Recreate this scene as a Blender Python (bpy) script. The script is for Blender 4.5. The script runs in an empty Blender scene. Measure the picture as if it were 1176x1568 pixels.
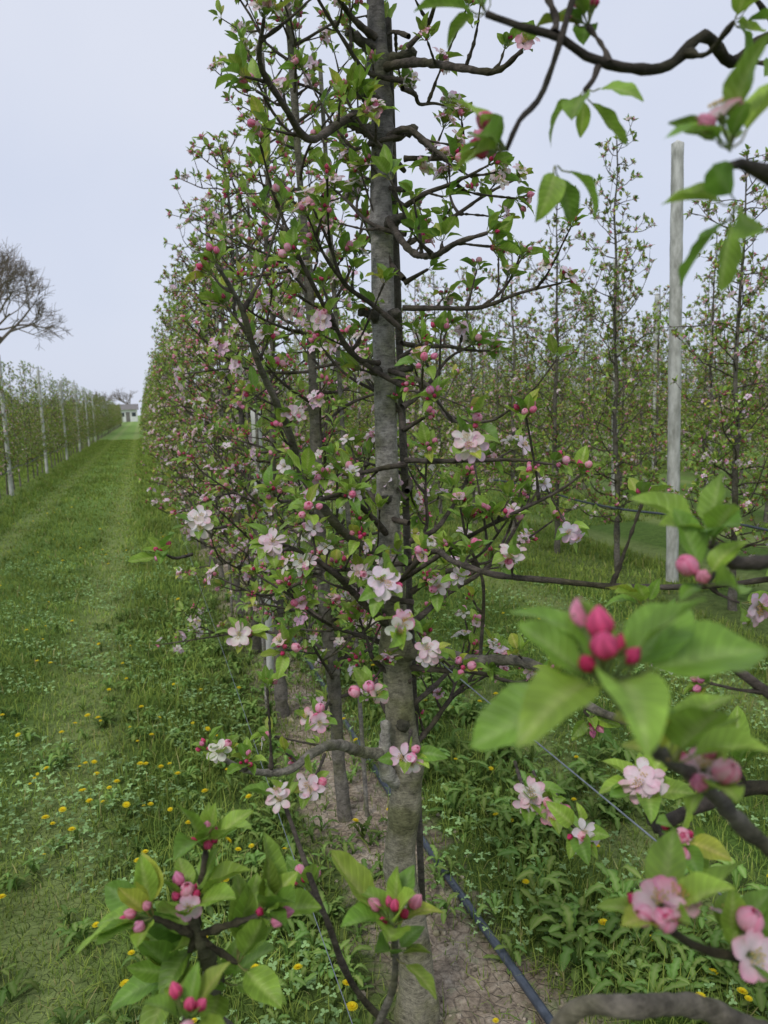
import bpy, math, numpy as np
from mathutils import Vector, Matrix
rng=np.random.default_rng(7)
S=bpy.context.scene
def link(o,parent=None):
    bpy.context.collection.objects.link(o)
    if parent: o.parent=parent
    return o
def empty(n):
    e=bpy.data.objects.new(n,None); link(e); return e
def nrm(a):
    a=np.asarray(a,float); return a/(np.linalg.norm(a)+1e-9)
# ------------------------------------------------------------- materials
def mat(name):
    m=bpy.data.materials.new(name); m.use_nodes=True; n=m.node_tree
    n.nodes.clear(); return m,n.nodes,n.links
def nd(N,t,**k):
    x=N.new(t)
    for a,b in k.items(): setattr(x,a,b)
    return x
def plant_mat(name,rough,trans,nscale=60,namt=.35,veins=False,spec=.4,plain=False):
    m,N,L=mat(name)
    at=nd(N,'ShaderNodeAttribute',attribute_name='col')
    tc=nd(N,'ShaderNodeTexCoord')
    no=nd(N,'ShaderNodeTexNoise'); no.inputs['Scale'].default_value=nscale; no.inputs['Detail'].default_value=1
    L.new(tc.outputs['Object'],no.inputs['Vector'])
    mr=nd(N,'ShaderNodeMapRange'); mr.inputs[1].default_value=.3; mr.inputs[2].default_value=.7
    mr.inputs[3].default_value=1-namt; mr.inputs[4].default_value=1+namt
    L.new(no.outputs[0],mr.inputs[0])
    mu=nd(N,'ShaderNodeVectorMath',operation='SCALE')
    L.new(at.outputs['Color'],mu.inputs[0]); L.new(mr.outputs[0],mu.inputs[3])
    colout=mu.outputs[0]
    if plain: b=nd(N,'ShaderNodeBsdfDiffuse')
    else:
        b=nd(N,'ShaderNodeBsdfPrincipled'); b.inputs['Roughness'].default_value=rough
        b.inputs['Specular IOR Level'].default_value=spec
    if veins:
        uv=nd(N,'ShaderNodeAttribute',attribute_name='tc')
        sp=nd(N,'ShaderNodeSeparateXYZ'); L.new(uv.outputs['Vector'],sp.inputs[0])
        ab=nd(N,'ShaderNodeMath',operation='ABSOLUTE'); L.new(sp.outputs[0],ab.inputs[0])
        m1=nd(N,'ShaderNodeMath',operation='MULTIPLY_ADD'); L.new(ab.outputs[0],m1.inputs[0]); m1.inputs[1].default_value=-.22; L.new(sp.outputs[1],m1.inputs[2])
        m2=nd(N,'ShaderNodeMath',operation='MULTIPLY'); L.new(m1.outputs[0],m2.inputs[0]); m2.inputs[1].default_value=50
        m3=nd(N,'ShaderNodeMath',operation='SINE'); L.new(m2.outputs[0],m3.inputs[0])
        m4=nd(N,'ShaderNodeMapRange'); m4.inputs[1].default_value=.5; m4.inputs[2].default_value=1; m4.inputs[3].default_value=0; m4.inputs[4].default_value=1
        L.new(m3.outputs[0],m4.inputs[0])
        m5=nd(N,'ShaderNodeMapRange'); m5.inputs[3].default_value=1; m5.inputs[4].default_value=1.2
        L.new(m4.outputs[0],m5.inputs[0])
        mv=nd(N,'ShaderNodeVectorMath',operation='SCALE'); L.new(colout,mv.inputs[0]); L.new(m5.outputs[0],mv.inputs[3]); colout=mv.outputs[0]
        bp=nd(N,'ShaderNodeBump'); bp.inputs['Strength'].default_value=.35; bp.inputs['Distance'].default_value=.001; bp.invert=True
        L.new(m4.outputs[0],bp.inputs['Height']); L.new(bp.outputs[0],b.inputs['Normal'])
    L.new(colout,b.inputs[0])
    o=nd(N,'ShaderNodeOutputMaterial')
    if trans>0:
        t=nd(N,'ShaderNodeBsdfTranslucent'); L.new(colout,t.inputs[0])
        mx=nd(N,'ShaderNodeMixShader'); mx.inputs[0].default_value=trans
        L.new(b.outputs[0],mx.inputs[1]); L.new(t.outputs[0],mx.inputs[2]); L.new(mx.outputs[0],o.inputs[0])
    else: L.new(b.outputs[0],o.inputs[0])
    return m
M_LEAF=plant_mat('leaf',.42,.36,veins=True,nscale=70,namt=.2,spec=.35)
M_PETAL=plant_mat('petal',.6,.45,nscale=250,namt=.05,spec=.15)
M_GRASS=plant_mat('grass_blade',.5,.25,nscale=3,namt=.3,plain=True)
M_LEAFF=plant_mat('leaf_far',.5,.30,nscale=9,namt=.25,plain=True)
M_PETALF=plant_mat('petal_far',.5,.35,nscale=9,namt=.05,plain=True)
M_BARKF=plant_mat('bark_far',.5,0,nscale=30,namt=.35,plain=True)
def bark_mat():
    m,N,L=mat('bark')
    at=nd(N,'ShaderNodeAttribute',attribute_name='col'); tc=nd(N,'ShaderNodeTexCoord')
    mp=nd(N,'ShaderNodeMapping'); mp.inputs['Scale'].default_value=(1,1,1.2); L.new(tc.outputs['Object'],mp.inputs[0])
    n1=nd(N,'ShaderNodeTexNoise'); n1.inputs['Scale'].default_value=48; n1.inputs['Detail'].default_value=9; n1.inputs['Roughness'].default_value=.78
    L.new(mp.outputs[0],n1.inputs[0])
    n2=nd(N,'ShaderNodeTexNoise'); n2.inputs['Scale'].default_value=11; n2.inputs['Detail'].default_value=5; L.new(tc.outputs['Object'],n2.inputs[0])
    mp3=nd(N,'ShaderNodeMapping'); mp3.inputs['Scale'].default_value=(60,60,330); L.new(tc.outputs['Object'],mp3.inputs[0])
    n3=nd(N,'ShaderNodeTexNoise'); n3.inputs['Scale'].default_value=1; n3.inputs['Detail'].default_value=4; L.new(mp3.outputs[0],n3.inputs[0])
    ad=nd(N,'ShaderNodeMath',operation='MULTIPLY_ADD'); L.new(n3.outputs[0],ad.inputs[0]); ad.inputs[1].default_value=.3; L.new(n1.outputs[0],ad.inputs[2])
    r1=nd(N,'ShaderNodeMapRange'); r1.inputs[1].default_value=.45; r1.inputs[2].default_value=.82; r1.inputs[3].default_value=.3; r1.inputs[4].default_value=1.55
    L.new(ad.outputs[0],r1.inputs[0])
    s=nd(N,'ShaderNodeVectorMath',operation='SCALE'); L.new(at.outputs['Color'],s.inputs[0]); L.new(r1.outputs[0],s.inputs[3])
    mx=nd(N,'ShaderNodeMix',data_type='RGBA')
    r2=nd(N,'ShaderNodeMapRange'); r2.inputs[1].default_value=.46; r2.inputs[2].default_value=.62; r2.inputs[3].default_value=0; r2.inputs[4].default_value=.8
    L.new(n2.outputs[0],r2.inputs[0]); L.new(r2.outputs[0],mx.inputs[0]); L.new(s.outputs[0],mx.inputs[6])
    g=nd(N,'ShaderNodeVectorMath',operation='MULTIPLY'); L.new(s.outputs[0],g.inputs[0]); g.inputs[1].default_value=(.60,.66,.40); L.new(g.outputs[0],mx.inputs[7])
    b=nd(N,'ShaderNodeBsdfPrincipled'); b.inputs['Roughness'].default_value=.85; b.inputs['Specular IOR Level'].default_value=.25
    L.new(mx.outputs[2],b.inputs['Base Color'])
    bp=nd(N,'ShaderNodeBump'); bp.inputs['Strength'].default_value=1; bp.inputs['Distance'].default_value=.008
    L.new(ad.outputs[0],bp.inputs['Height']); L.new(bp.outputs[0],b.inputs['Normal'])
    o=nd(N,'ShaderNodeOutputMaterial'); L.new(b.outputs[0],o.inputs[0]); return m
M_BARK=bark_mat()
def simple_mat(name,c1,c2,scale,rough=.8,bump=.4,dist=.005,stretch=(1,1,1),metal=0):
    m,N,L=mat(name); tc=nd(N,'ShaderNodeTexCoord'); mp=nd(N,'ShaderNodeMapping'); mp.inputs['Scale'].default_value=stretch
    L.new(tc.outputs['Object'],mp.inputs[0])
    n1=nd(N,'ShaderNodeTexNoise'); n1.inputs['Scale'].default_value=scale; n1.inputs['Detail'].default_value=6; n1.inputs['Roughness'].default_value=.65; L.new(mp.outputs[0],n1.inputs[0])
    cr=nd(N,'ShaderNodeValToRGB'); cr.color_ramp.elements[0].position=.35; cr.color_ramp.elements[1].position=.65
    cr.color_ramp.elements[0].color=(*c1,1); cr.color_ramp.elements[1].color=(*c2,1); L.new(n1.outputs[0],cr.inputs[0])
    b=nd(N,'ShaderNodeBsdfPrincipled'); b.inputs['Roughness'].default_value=rough; b.inputs['Metallic'].default_value=metal
    L.new(cr.outputs[0],b.inputs['Base Color'])
    bp=nd(N,'ShaderNodeBump'); bp.inputs['Strength'].default_value=bump; bp.inputs['Distance'].default_value=dist; L.new(n1.outputs[0],bp.inputs['Height']); L.new(bp.outputs[0],b.inputs['Normal'])
    o=nd(N,'ShaderNodeOutputMaterial'); L.new(b.outputs[0],o.inputs[0]); return m
M_POST=simple_mat('weathered_post',(.30,.30,.26),(.62,.62,.57),18,stretch=(1,1,.35))
M_HOSE=simple_mat('hose_plastic',(.035,.045,.06),(.08,.095,.12),30,rough=.45,bump=.05)
M_WIRE=simple_mat('wire_steel',(.16,.18,.22),(.28,.31,.35),80,rough=.5,bump=.02,metal=.3)
M_WALL=simple_mat('white_plaster',(.7,.7,.68),(.8,.8,.78),3)
M_ROOF=simple_mat('roof_tiles',(.14,.13,.12),(.24,.22,.2),6)
M_GLASS=simple_mat('window_glass',(.03,.04,.05),(.05,.06,.07),6,rough=.15,bump=0)
MATS=[M_LEAF,M_PETAL,M_BARK,M_GRASS]; MATF=[M_LEAFF,M_PETALF,M_BARKF,M_GRASS]
# ------------------------------------------------------------- mesh builder
def gridq(nu,nv):
    i,j=np.meshgrid(np.arange(nu),np.arange(nv),indexing='ij'); a=(i*(nv+1)+j).ravel()
    return np.stack([a,a+nv+1,a+nv+2,a+1],1)
class T:
    def __init__(s): s.v=[];s.f=[];s.c=[];s.t=[];s.m=[];s.n=0
    def add(s,v,f,c,m,t=None):
        v=np.asarray(v,float); c=np.broadcast_to(np.asarray(c,float),v.shape) 
        s.v.append(v);s.f.append(np.asarray(f)+s.n);s.c.append(c);s.m.append(np.full(len(f),m))
        s.t.append(np.zeros_like(v) if t is None else t); s.n+=len(v)
    def fin(s):
        s.v=np.vstack(s.v);s.f=np.vstack(s.f);s.c=np.vstack(s.c);s.t=np.vstack(s.t);s.m=np.concatenate(s.m); return s
def frames_along(P):
    d=np.gradient(P,axis=0); d/=np.linalg.norm(d,axis=1)[:,None]+1e-9
    u=np.cross(d[0],[0,0,1.]); 
    if np.linalg.norm(u)<.1: u=np.cross(d[0],[1,0,0.])
    u=nrm(u); Us=[]
    for k in range(len(P)):
        u=nrm(u-d[k]*np.dot(u,d[k])); Us.append(u)
    Us=np.array(Us); return Us,np.cross(d,Us)
def smooth_path(P,R,step):
    P=np.asarray(P,float);R=np.asarray(R,float)
    if len(P)==2: P=np.array([P[0],(P[0]+P[1])/2,P[1]]);R=np.array([R[0],(R[0]+R[1])/2,R[1]])
    Q=np.vstack([2*P[0]-P[1],P,2*P[-1]-P[-2]]); out=[];ro=[]
    for i in range(len(P)-1):
        p0,p1,p2,p3=Q[i:i+4]; n=max(2 if step<.15 else 1,int(np.linalg.norm(p2-p1)/step)+1)
        for t in np.linspace(0,1,n,endpoint=False):
            out.append(.5*((2*p1)+(-p0+p2)*t+(2*p0-5*p1+4*p2-p3)*t*t+(-p0+3*p1-3*p2+p3)*t**3)); ro.append(R[i]*(1-t)+R[i+1]*t)
    out.append(P[-1]);ro.append(R[-1]); return np.array(out),np.array(ro)
def tube_geo(P,R,seg,rough=0.,cap=True,rg=rng):
    if cap:
        d=nrm(P[-1]-P[-2]); P=np.vstack([P,P[-1]+d*R[-1]*.6]);R=np.append(R,R[-1]*.05)
    U,V=frames_along(P); a=np.linspace(0,2*np.pi,seg,endpoint=False)
    rr=R[:,None]*(1+rough*rg.standard_normal((len(P),seg)))
    if rough>0: rr*= (1+rough*1.6*rg.standard_normal((len(P),1)))
    v=P[:,None]+rr[...,None]*(np.cos(a)[None,:,None]*U[:,None]+np.sin(a)[None,:,None]*V[:,None])
    n=len(P); i,j=np.meshgrid(np.arange(n-1),np.arange(seg),indexing='ij'); j2=(j+1)%seg
    f=np.stack([i*seg+j,i*seg+j2,(i+1)*seg+j2,(i+1)*seg+j],-1).reshape(-1,4)
    return v.reshape(-1,3),f
class B(T):
    def __init__(s): super().__init__(); s.pl={}
    def place(s,t,p,R,sc,tint=(1,1,1)):
        s.pl.setdefault(id(t),(t,[],[],[],[])); e=s.pl[id(t)]
        e[1].append(p);e[2].append(R);e[3].append(sc);e[4].append(tint)
    def bulk(s,t,p,R,sc,tint):
        p=np.asarray(p,float);R=np.asarray(R,float);sc=np.asarray(sc,float);tint=np.asarray(tint,float)
        n=len(p);k=len(t.v)
        if sc.ndim==1: sc=np.repeat(sc[:,None],3,1)
        v=np.einsum('nij,nkj->nki',R,t.v[None]*sc[:,None,:])+p[:,None]
        c=t.c[None]*tint[:,None]; f=t.f[None]+(np.arange(n)*k)[:,None,None]
        s.v.append(v.reshape(-1,3));s.c.append(c.reshape(-1,3));s.f.append(f.reshape(-1,4)+s.n)
        s.t.append(np.tile(t.t,(n,1)));s.m.append(np.tile(t.m,n)); s.n+=n*k
    def tube(s,P,R,seg,col,m=2,rough=0.,step=.03,cap=True):
        P,R=smooth_path(P,R,step); v,f=tube_geo(P,R,seg,rough,cap and step<.15)
        c=np.asarray(col)*(1+.12*rng.standard_normal((len(v)//seg,1))).repeat(seg,0).clip(.6,1.5)
        s.add(v,f,c,m); return P
    def mesh(s,name,mats=None):
        for t,p,R,sc,ti in s.pl.values(): s.bulk(t,p,R,sc,ti)
        s.pl={}
        v=np.vstack(s.v);f=np.vstack(s.f).astype(np.int32);c=np.vstack(s.c);tt=np.vstack(s.t);m=np.concatenate(s.m).astype(np.int32)
        me=bpy.data.meshes.new(name); me.vertices.add(len(v)); me.vertices.foreach_set('co',v.astype(np.float32).ravel())
        me.loops.add(f.size); me.loops.foreach_set('vertex_index',f.ravel())
        me.polygons.add(len(f)); me.polygons.foreach_set('loop_start',(np.arange(len(f))*4).astype(np.int32))
        me.polygons.foreach_set('material_index',m); me.polygons.foreach_set('use_smooth',np.ones(len(f),bool))
        a=me.attributes.new('col','FLOAT_COLOR','POINT'); a.data.foreach_set('color',np.hstack([c.clip(0,.95),np.ones((len(c),1))]).astype(np.float32).ravel())
        a=me.attributes.new('tc','FLOAT_VECTOR','POINT'); a.data.foreach_set('vector',tt.astype(np.float32).ravel())
        for x in (mats or MATS): me.materials.append(x)
        me.update(calc_edges=True); return me
    def obj(s,name,mats=None,parent=None):
        return link(bpy.data.objects.new(name,s.mesh(name,mats)),parent)
# ------------------------------------------------------------- templates
LG=np.array([.215,.365,.052]); 
def leaf_t(nu,nv,droop,fold,twist=0,wid=.21,pet=.2,col=LG):
    t=T(); u=np.linspace(-1,1,nu+1);v=np.linspace(0,1,nv+1); U,V=np.meshgrid(u,v,indexing='ij'); U=U.ravel();V=V.ravel()
    w=wid*np.sin(np.pi*np.clip(V,0.0,1)**.88)**.8*(1-.1*V)+.004
    w=np.where(V>.999,.004,w)
    x=U*w; y=pet+(1-pet)*V*(1-.25*droop*V); z=fold*np.abs(x)-droop*.55*V**2+.02*np.sin(V*15+U*2)*np.abs(U)
    x=x+twist*V**2*.2; z=z+twist*x*V
    c=np.repeat(col[None],len(U),0)*(1+.1*np.abs(U))[:,None]
    c=np.where((np.abs(U)<.05)[:,None],np.array([.32,.46,.12])[None],c)
    t.add(np.stack([x,y,z],1),gridq(nu,nv),c,0,np.stack([U,V,0*U],1))
    if pet>.1:
        yy=np.array([0,pet*.5,pet*1.02]); r=.014
        P=np.stack([0*yy,yy,-.03*np.sin(yy/pet*3.14)],1)
        tv,tf=tube_geo(P,np.array([r,r,r]),3,cap=False); t.add(tv,tf,[.26,.30,.10],0)
    return t.fin()
LH=[leaf_t(6,10,d,f,tw,wid=w_) for d,f,tw,w_ in ((.15,.45,.1,.23),(.45,.3,-.3,.2),(.75,.5,.25,.21),(.3,.8,-.1,.22),(-.2,.5,.2,.2))]
LM=[leaf_t(2,4,d,f,wid=.2) for d,f in ((.2,.5),(.6,.4),(-.15,.7))]
LL=[leaf_t(2,2,d,f,pet=0.05,wid=.25) for d,f in ((.2,.5),(.6,.4))]
STEMC=np.array([.24,.32,.11])
def petal(t,k,o,nu,nv,L,W,cin,ctip,jit):
    v=np.linspace(0,1,nv+1);u=np.linspace(-1,1,nu+1)
    U,Vi=np.meshgrid(u,np.arange(nv+1),indexing='ij'); U=U.ravel();Vi=Vi.ravel()
    if o>.6:
        ang=np.radians(np.interp(v,[0,.2,1],[40,12+60*(1-o),-8+60*(1-o)+jit])); ds=L/nv
        r=np.concatenate([[0],np.cumsum(np.cos(ang[:-1])*ds)])+.0015; z=np.concatenate([[0],np.cumsum(np.sin(ang[:-1])*ds)])
        prof=np.interp(v,[0,.15,.35,.6,.8,.93,1],[.14,.35,.75,1,.9,.58,.2])[Vi]
        x=U*prof*W; y=r[Vi]; zz=z[Vi]+(U**2)*.002*prof+.0004*np.sin(Vi*1.3+k)*U
    else:
        e=.985-.25*o; s_=.06+(e-.06)*v; r=(.0060+.004*o)*np.sin(np.pi*s_)**.8; z=.0142*(1-np.cos(np.pi*s_))/2
        prof=np.interp(v,[0,.2,.5,.85,1],[.5,.8,1,.95,.6])[Vi]
        ph=U*prof*.95; rr=r[Vi]*(1+.09*(k%2)+.09*U)+.0003; x=rr*np.sin(ph);y=rr*np.cos(ph);zz=z[Vi]+.0012*(1-U**2)*(Vi/nv)
    a=2*np.pi*k/5+jit*.012
    X=x*np.cos(a)-y*np.sin(a);Y=x*np.sin(a)+y*np.cos(a)
    tt=np.clip((Vi/nv-.3)/.7,0,1); tt=np.clip(tt*.5+np.abs(U)**2*.45*tt+.4*(rng.uniform()-.45),0,1)[:,None]
    if o<=.6: tt=np.clip(.1+.35*(Vi/nv)+.65*np.abs(U)**2*(1+np.sin(k*1.7+1))*.7,0,1)[:,None]
    c=np.array(cin)*(1-tt)+np.array(ctip)*tt
    t.add(np.stack([X,Y,zz],1),gridq(nu,nv),c,1)
def flower_t(o,nu,nv,stem,cin,ctip,L=.0205,W=.0068,stam=True,seg=4):
    t=T()
    for k in range(5): petal(t,k,o,nu,nv,L*rng.uniform(.9,1.08),W*rng.uniform(.85,1.12),cin,ctip,rng.uniform(-11,11))
    if o<=.6:
        v=np.linspace(0,1,6); tv,tf=tube_geo(np.stack([0*v,0*v,.002+.0112*v],1),(.0052+.002*o)*np.sin(np.pi*(.08+.91*v))**.8,8,cap=False)
        t.add(tv,tf,np.array(ctip)*.92,1)
    if stam and o>.6:
        for k in range(13):
            a=k*2.4; rr=.0015+.0042*(k/13); p0=np.array([0,0,.001]);p1=np.array([math.cos(a)*rr,math.sin(a)*rr,.008])
            tv,tf=tube_geo(np.array([p0,p1]),np.array([.0003,.0003]),3,cap=False); t.add(tv,tf,[.7,.75,.5],1)
            tv,tf=tube_geo(np.array([p1,p1+[0,0,.0009],p1+[0,0,.0018]]),np.array([.0004,.0009,.0003]),4,cap=False); t.add(tv,tf,[.78,.62,.2],1)
    P=np.array([[0,0,-stem],[0,0,-.005],[0,0,-.003],[0,0,.0015]]) 
    tv,tf=tube_geo(P,np.array([.0008,.0009,.0023,.0026]),seg,cap=False); t.add(tv,tf,STEMC,0)
    if seg>4:
        for k in range(5):
            a=2*np.pi*k/5+.6; d=np.array([math.cos(a),math.sin(a)]); q=np.array([-d[1],d[0]])
            vs=[[*(d*.002-q*.0016),-.001],[*(d*.002+q*.0016),-.001],[*(d*.0075+q*.0003),.0025],[*(d*.0075-q*.0003),.0025]]
            t.add(vs,[[0,1,2,3]],STEMC*1.1,0)
    t.v=[x+np.array([0,0,stem]) for x in t.v]
    return t.fin()
def bud_t(nv,seg,stem,c0,c1,R=.0048,Ln=.0125,cal=True):
    t=T(); v=np.linspace(0,1,nv+1); z=stem+Ln*v; r=R*np.sin(np.pi*np.clip(v*.93+.07,0,1))**.75*(1.12-.35*v); r[-1]=.0003
    tv,tf=tube_geo(np.stack([0*z,0*z,z],1),r,seg,cap=False)
    a=np.tile(np.arange(seg),nv+1)/seg*2*np.pi; vv=np.repeat(v,seg); tt=vv[:,None]
    k5=np.cos(a*5+vv*5)
    tv[:,:2]*=(1+.08*k5)[:,None]
    c=np.array(c0)*(1-tt)+np.array(c1)*tt; c=c*(1+.25*k5)[:,None]
    t.add(tv,tf,c,1)
    tv,tf=tube_geo(np.array([[0,0,0],[0,0,stem*.5],[0,0,stem-.002],[0,0,stem+.001]]),np.array([.0008,.0008,.0018,.003]),max(3,seg//2),cap=False); t.add(tv,tf,STEMC,0)
    if cal:
        for k in range(5):
            a=2*np.pi*k/5; d=np.array([math.cos(a),math.sin(a)]); q=np.array([-d[1],d[0]])
            vs=[[*(d*.0026-q*.0018),stem],[*(d*.0026+q*.0018),stem],[*(d*.0058+q*.0003),stem+.006],[*(d*.0058-q*.0003),stem+.006]]
            t.add(vs,[[0,1,2,3]],STEMC*.9,0)
    return t.fin()
CR0=(.64,.06,.17);CR1=(.86,.17,.33);PK0=(.95,.76,.82);PK1=(.90,.28,.46);WH=(.95,.91,.92);WP=(.94,.52,.66)
FH=dict(open=[flower_t(o,4,7,.022,WH,wp,seg=6) for o,wp in ((1,(.95,.70,.79)),(.93,WP),(.97,(.95,.80,.86)),(.85,WP))],
        half=[flower_t(.3,6,8,.02,PK0,PK1,seg=6),flower_t(.1,6,8,.02,PK0,(.88,.26,.44),seg=6),flower_t(.0,6,8,.018,(.92,.54,.66),(.84,.15,.32),seg=6),flower_t(.8,4,7,.02,PK0,PK1,L=.015,W=.0068,seg=6)],
        bud=[bud_t(9,20,.018,CR0,CR1),bud_t(9,20,.02,(.86,.26,.42),(.9,.40,.54),R=.0053,Ln=.0135),bud_t(8,15,.016,(.55,.04,.12),(.72,.08,.22),R=.0038,Ln=.0105)])
FM=dict(open=[flower_t(o,2,3,.02,WH,wp,stam=False,W=.0076) for o,wp in ((1,(.94,.68,.77)),(.9,WP))],
        half=[flower_t(.2,2,4,.018,PK0,PK1,stam=False)],
        bud=[bud_t(4,5,.016,CR0,CR1,R=.0052,cal=False),bud_t(4,5,.018,(.86,.22,.38),(.9,.40,.54),R=.006,cal=False)])
FL=dict(open=[flower_t(1,1,2,.014,WH,WP,W=.009,L=.021,stam=False,seg=3)],half=[bud_t(2,4,.012,PK0,PK1,R=.0085,Ln=.016,cal=False)],
        bud=[bud_t(2,4,.014,CR0,CR1,R=.0066,cal=False)])
LOD={0:(LH,FH,8),1:(LM,FM,5),2:(LL,FL,3)}
def basis(y,zh):
    y=nrm(y); x=np.cross(y,zh); 
    if np.linalg.norm(x)<.05: x=np.cross(y,[.3,.8,.2])
    x=nrm(x); z=np.cross(x,y); return np.stack([x,y,z],1)
def perp(d):
    a=nrm(np.cross(d,[0.31,.22,.92])); return a,np.cross(d,a)
def cluster(b,p,d,lod=0,kind=None,n=None,size=1.,nf=None,spread=None,lsz=1.):
    Lv,F,sg=LOD[lod]; p=np.asarray(p,float); d=nrm(d); a,c=perp(d)
    if kind is None: kind=rng.choice(['leaf','bud','mix','open'],p=[.17,.25,.24,.34])
    n=n or int(rng.integers(5,9)) 
    ph=rng.uniform(0,6.28)
    for i in range(n):
        th=ph+i*2.4+rng.uniform(-.3,.3); el=rng.uniform(.35,1.15)*(spread or 1.)
        dd=d*math.cos(el)+(a*math.cos(th)+c*math.sin(th))*math.sin(el); dd[2]+=.1
        R=basis(dd,d*.6+np.array([0,0,1.])+rng.normal(0,.3,3))
        L=rng.uniform(.028,.060)*size*lsz*(1,1.0,1.15)[lod]
        y=rng.uniform(); ti=np.array([.68+.75*y,.78+.45*y,.75+.4*y])*rng.uniform(.75,1.15)
        if rng.uniform()<.12: ti*=np.array([1.35,1.02,1.0])
        b.place(Lv[rng.integers(len(Lv))],p+dd*.002,R,L,ti)
    if kind=='leaf': return
    nf=nf or int(rng.integers(3,7))
    for i in range(nf):
        if i==0: dd=d.copy();
        else:
            th=ph+i*6.28/(max(nf-1,1))+rng.uniform(-.3,.3); el=rng.uniform(.4,.8); dd=d*math.cos(el)+(a*math.cos(th)+c*math.sin(th))*math.sin(el)
        if kind=='bud': k='bud'
        elif kind=='mix': k='half' if (i==0 or rng.uniform()<.3) else 'bud'
        elif kind=='half': k='half' if rng.uniform()<.7 else 'bud'
        else: k='open' if (rng.uniform()<.65) else ('half' if rng.uniform()<.6 else 'bud')
        if k=='open': dd=nrm(dd+np.array([-.35,-.6,.1])*rng.uniform(0,1.3))
        ff=F[k]; x,y=perp(nrm(dd)); q=rng.uniform(0,6.28); xx=x*math.cos(q)+y*math.sin(q); zz=nrm(dd); R=np.stack([xx,np.cross(zz,xx),zz],1)
        g=rng.uniform(.94,1.04)
        b.place(ff[rng.integers(len(ff))],p,R,size*rng.uniform(.76,1.08)*(1,1.08,1.15)[lod],np.array([g,g*rng.uniform(.86,1.06),g*rng.uniform(.9,1.05)]))
BK=np.array([.25,.225,.185]); BKD=np.array([.085,.070,.057])
def limb(b,P,r0,r1,lod,space=.07,start=.12,kinds=None,col=None,tip=True,twig=.3,size=1.,lsz=1.):
    P=np.asarray(P,float); R=np.linspace(r0,r1,len(P))
    col=BKD*1.3 if col is None else col
    seg={0:9,1:5,2:3}[lod]
    Q=b.tube(P,R,seg,col,2,rough=.05 if lod<2 else 0,step={0:.012,1:.05,2:.2}[lod])
    D=np.concatenate([[0],np.cumsum(np.linalg.norm(np.diff(Q,axis=0),axis=1))]); tot=D[-1]; s=start
    while s<tot-.02:
        i=int(np.searchsorted(D,s)); i=min(max(i,1),len(Q)-1); t=nrm(Q[i]-Q[i-1]); p=Q[i-1]+t*(s-D[i-1]); a,c=perp(t); th=rng.uniform(0,6.28)
        d=nrm(a*math.cos(th)+c*math.sin(th)+t*.5+np.array([0,0,.45]))
        ln=rng.uniform(.012,.045) if rng.uniform()>twig else rng.uniform(.05,.14)
        e=p+d*ln; e2=e+nrm(d+np.array([0,0,.5]))*ln*.4
        if lod<2 or ln>.07: b.tube([p,(p+e)/2+rng.normal(0,.003,3),e2],[min(r1*1.6,.004)+.0008,.0022,.002],max(3,seg-3),BKD*1.2,2,rough=.12 if lod==0 else 0,step={0:.006,1:.05,2:.2}[lod])
        k=None if kinds is None else rng.choice(kinds)
        cluster(b,e2,d+np.array([0,0,.3]),lod,k,size=size*rng.uniform(.75,1.1),lsz=lsz)
        if ln>.09: cluster(b,p+d*ln*.5,a-c*.3+[0,0,.4],lod,k,size=size*.7,n=4)
        s+=space*rng.uniform(.6,1.5)
    if tip: cluster(b,Q[-1],Q[-1]-Q[-2]+np.array([0,0,.005]),lod,None if kinds is None else rng.choice(kinds),size=size,lsz=lsz)
def gen_tree(b,base,H,lod,nbr=36,mx=.55,space=.075,zs=.5,nokeep=None,trunk=True,kinds=None,r0=.028,lsz=1.,pw=1.,tap=.6):
    base=np.asarray(base,float); n=int(H/.25)+1
    zz=np.linspace(-.05,H,n); off=np.cumsum(rng.normal(0,.012,(n,2)),0); off-=off[0]
    TP=np.stack([base[0]+off[:,0],base[1]+off[:,1],base[2]+zz],1); TR=np.linspace(r0,.006,n)*(1+.1*rng.normal(0,1,n)); TR[0]*=1.3
    if trunk: b.tube(TP,TR,{0:16,1:9,2:5}[lod],BK*rng.uniform(.45,.8),2,rough=.04,step={0:.02,1:.05,2:.14}[lod])
    for i in range(nbr):
        fz=((i+rng.uniform(0,1))/nbr)**pw; z=zs+(H-zs-.05)*fz; az=i*2.4+rng.uniform(-.6,.6)
        if nokeep is not None and nokeep(az,z): continue
        L=mx*(1-tap*fz**1.3)*rng.uniform(.45,1.1); ti=rng.uniform(-.1,.7)
        p=np.array([np.interp(z,zz,TP[:,0]),np.interp(z,zz,TP[:,1]),base[2]+z]); P=[p]; m=4
        for k in range(m):
            dd=np.array([math.cos(az)*math.cos(ti),math.sin(az)*math.cos(ti),math.sin(ti)]); p=p+dd*L/m; P.append(p)
            az+=rng.normal(0,.3); ti=min(1.2,ti+rng.normal(.12,.22))
        limb(b,P,.0075*(1-.4*fz),.0022,lod,space=space,start=.06,kinds=kinds,lsz=lsz)
        if L>.3 and rng.uniform()<.7:
            q=P[2]; dd=nrm([math.cos(az+1),math.sin(az+1),.6]); limb(b,[q,q+dd*L*.25,q+dd*L*.45+[0,0,.03]],.004,.0018,lod,space=space,start=.05,kinds=kinds,lsz=lsz)
    for z in np.arange(zs,H,.15 if lod<2 else .18):
        az=rng.uniform(0,6.28); p=np.array([np.interp(z,zz,TP[:,0]),np.interp(z,zz,TP[:,1]),base[2]+z]); d=np.array([math.cos(az),math.sin(az),.5])
        if nokeep is not None and nokeep(az,z): continue
        cluster(b,p+d*.05,d,lod,lsz=lsz)
        if lod<2: b.tube([p,p+d*.03,p+d*.05],[.006,.004,.003],4,BKD,2)
    cluster(b,TP[-1],[0,0,1],lod,'leaf')
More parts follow.
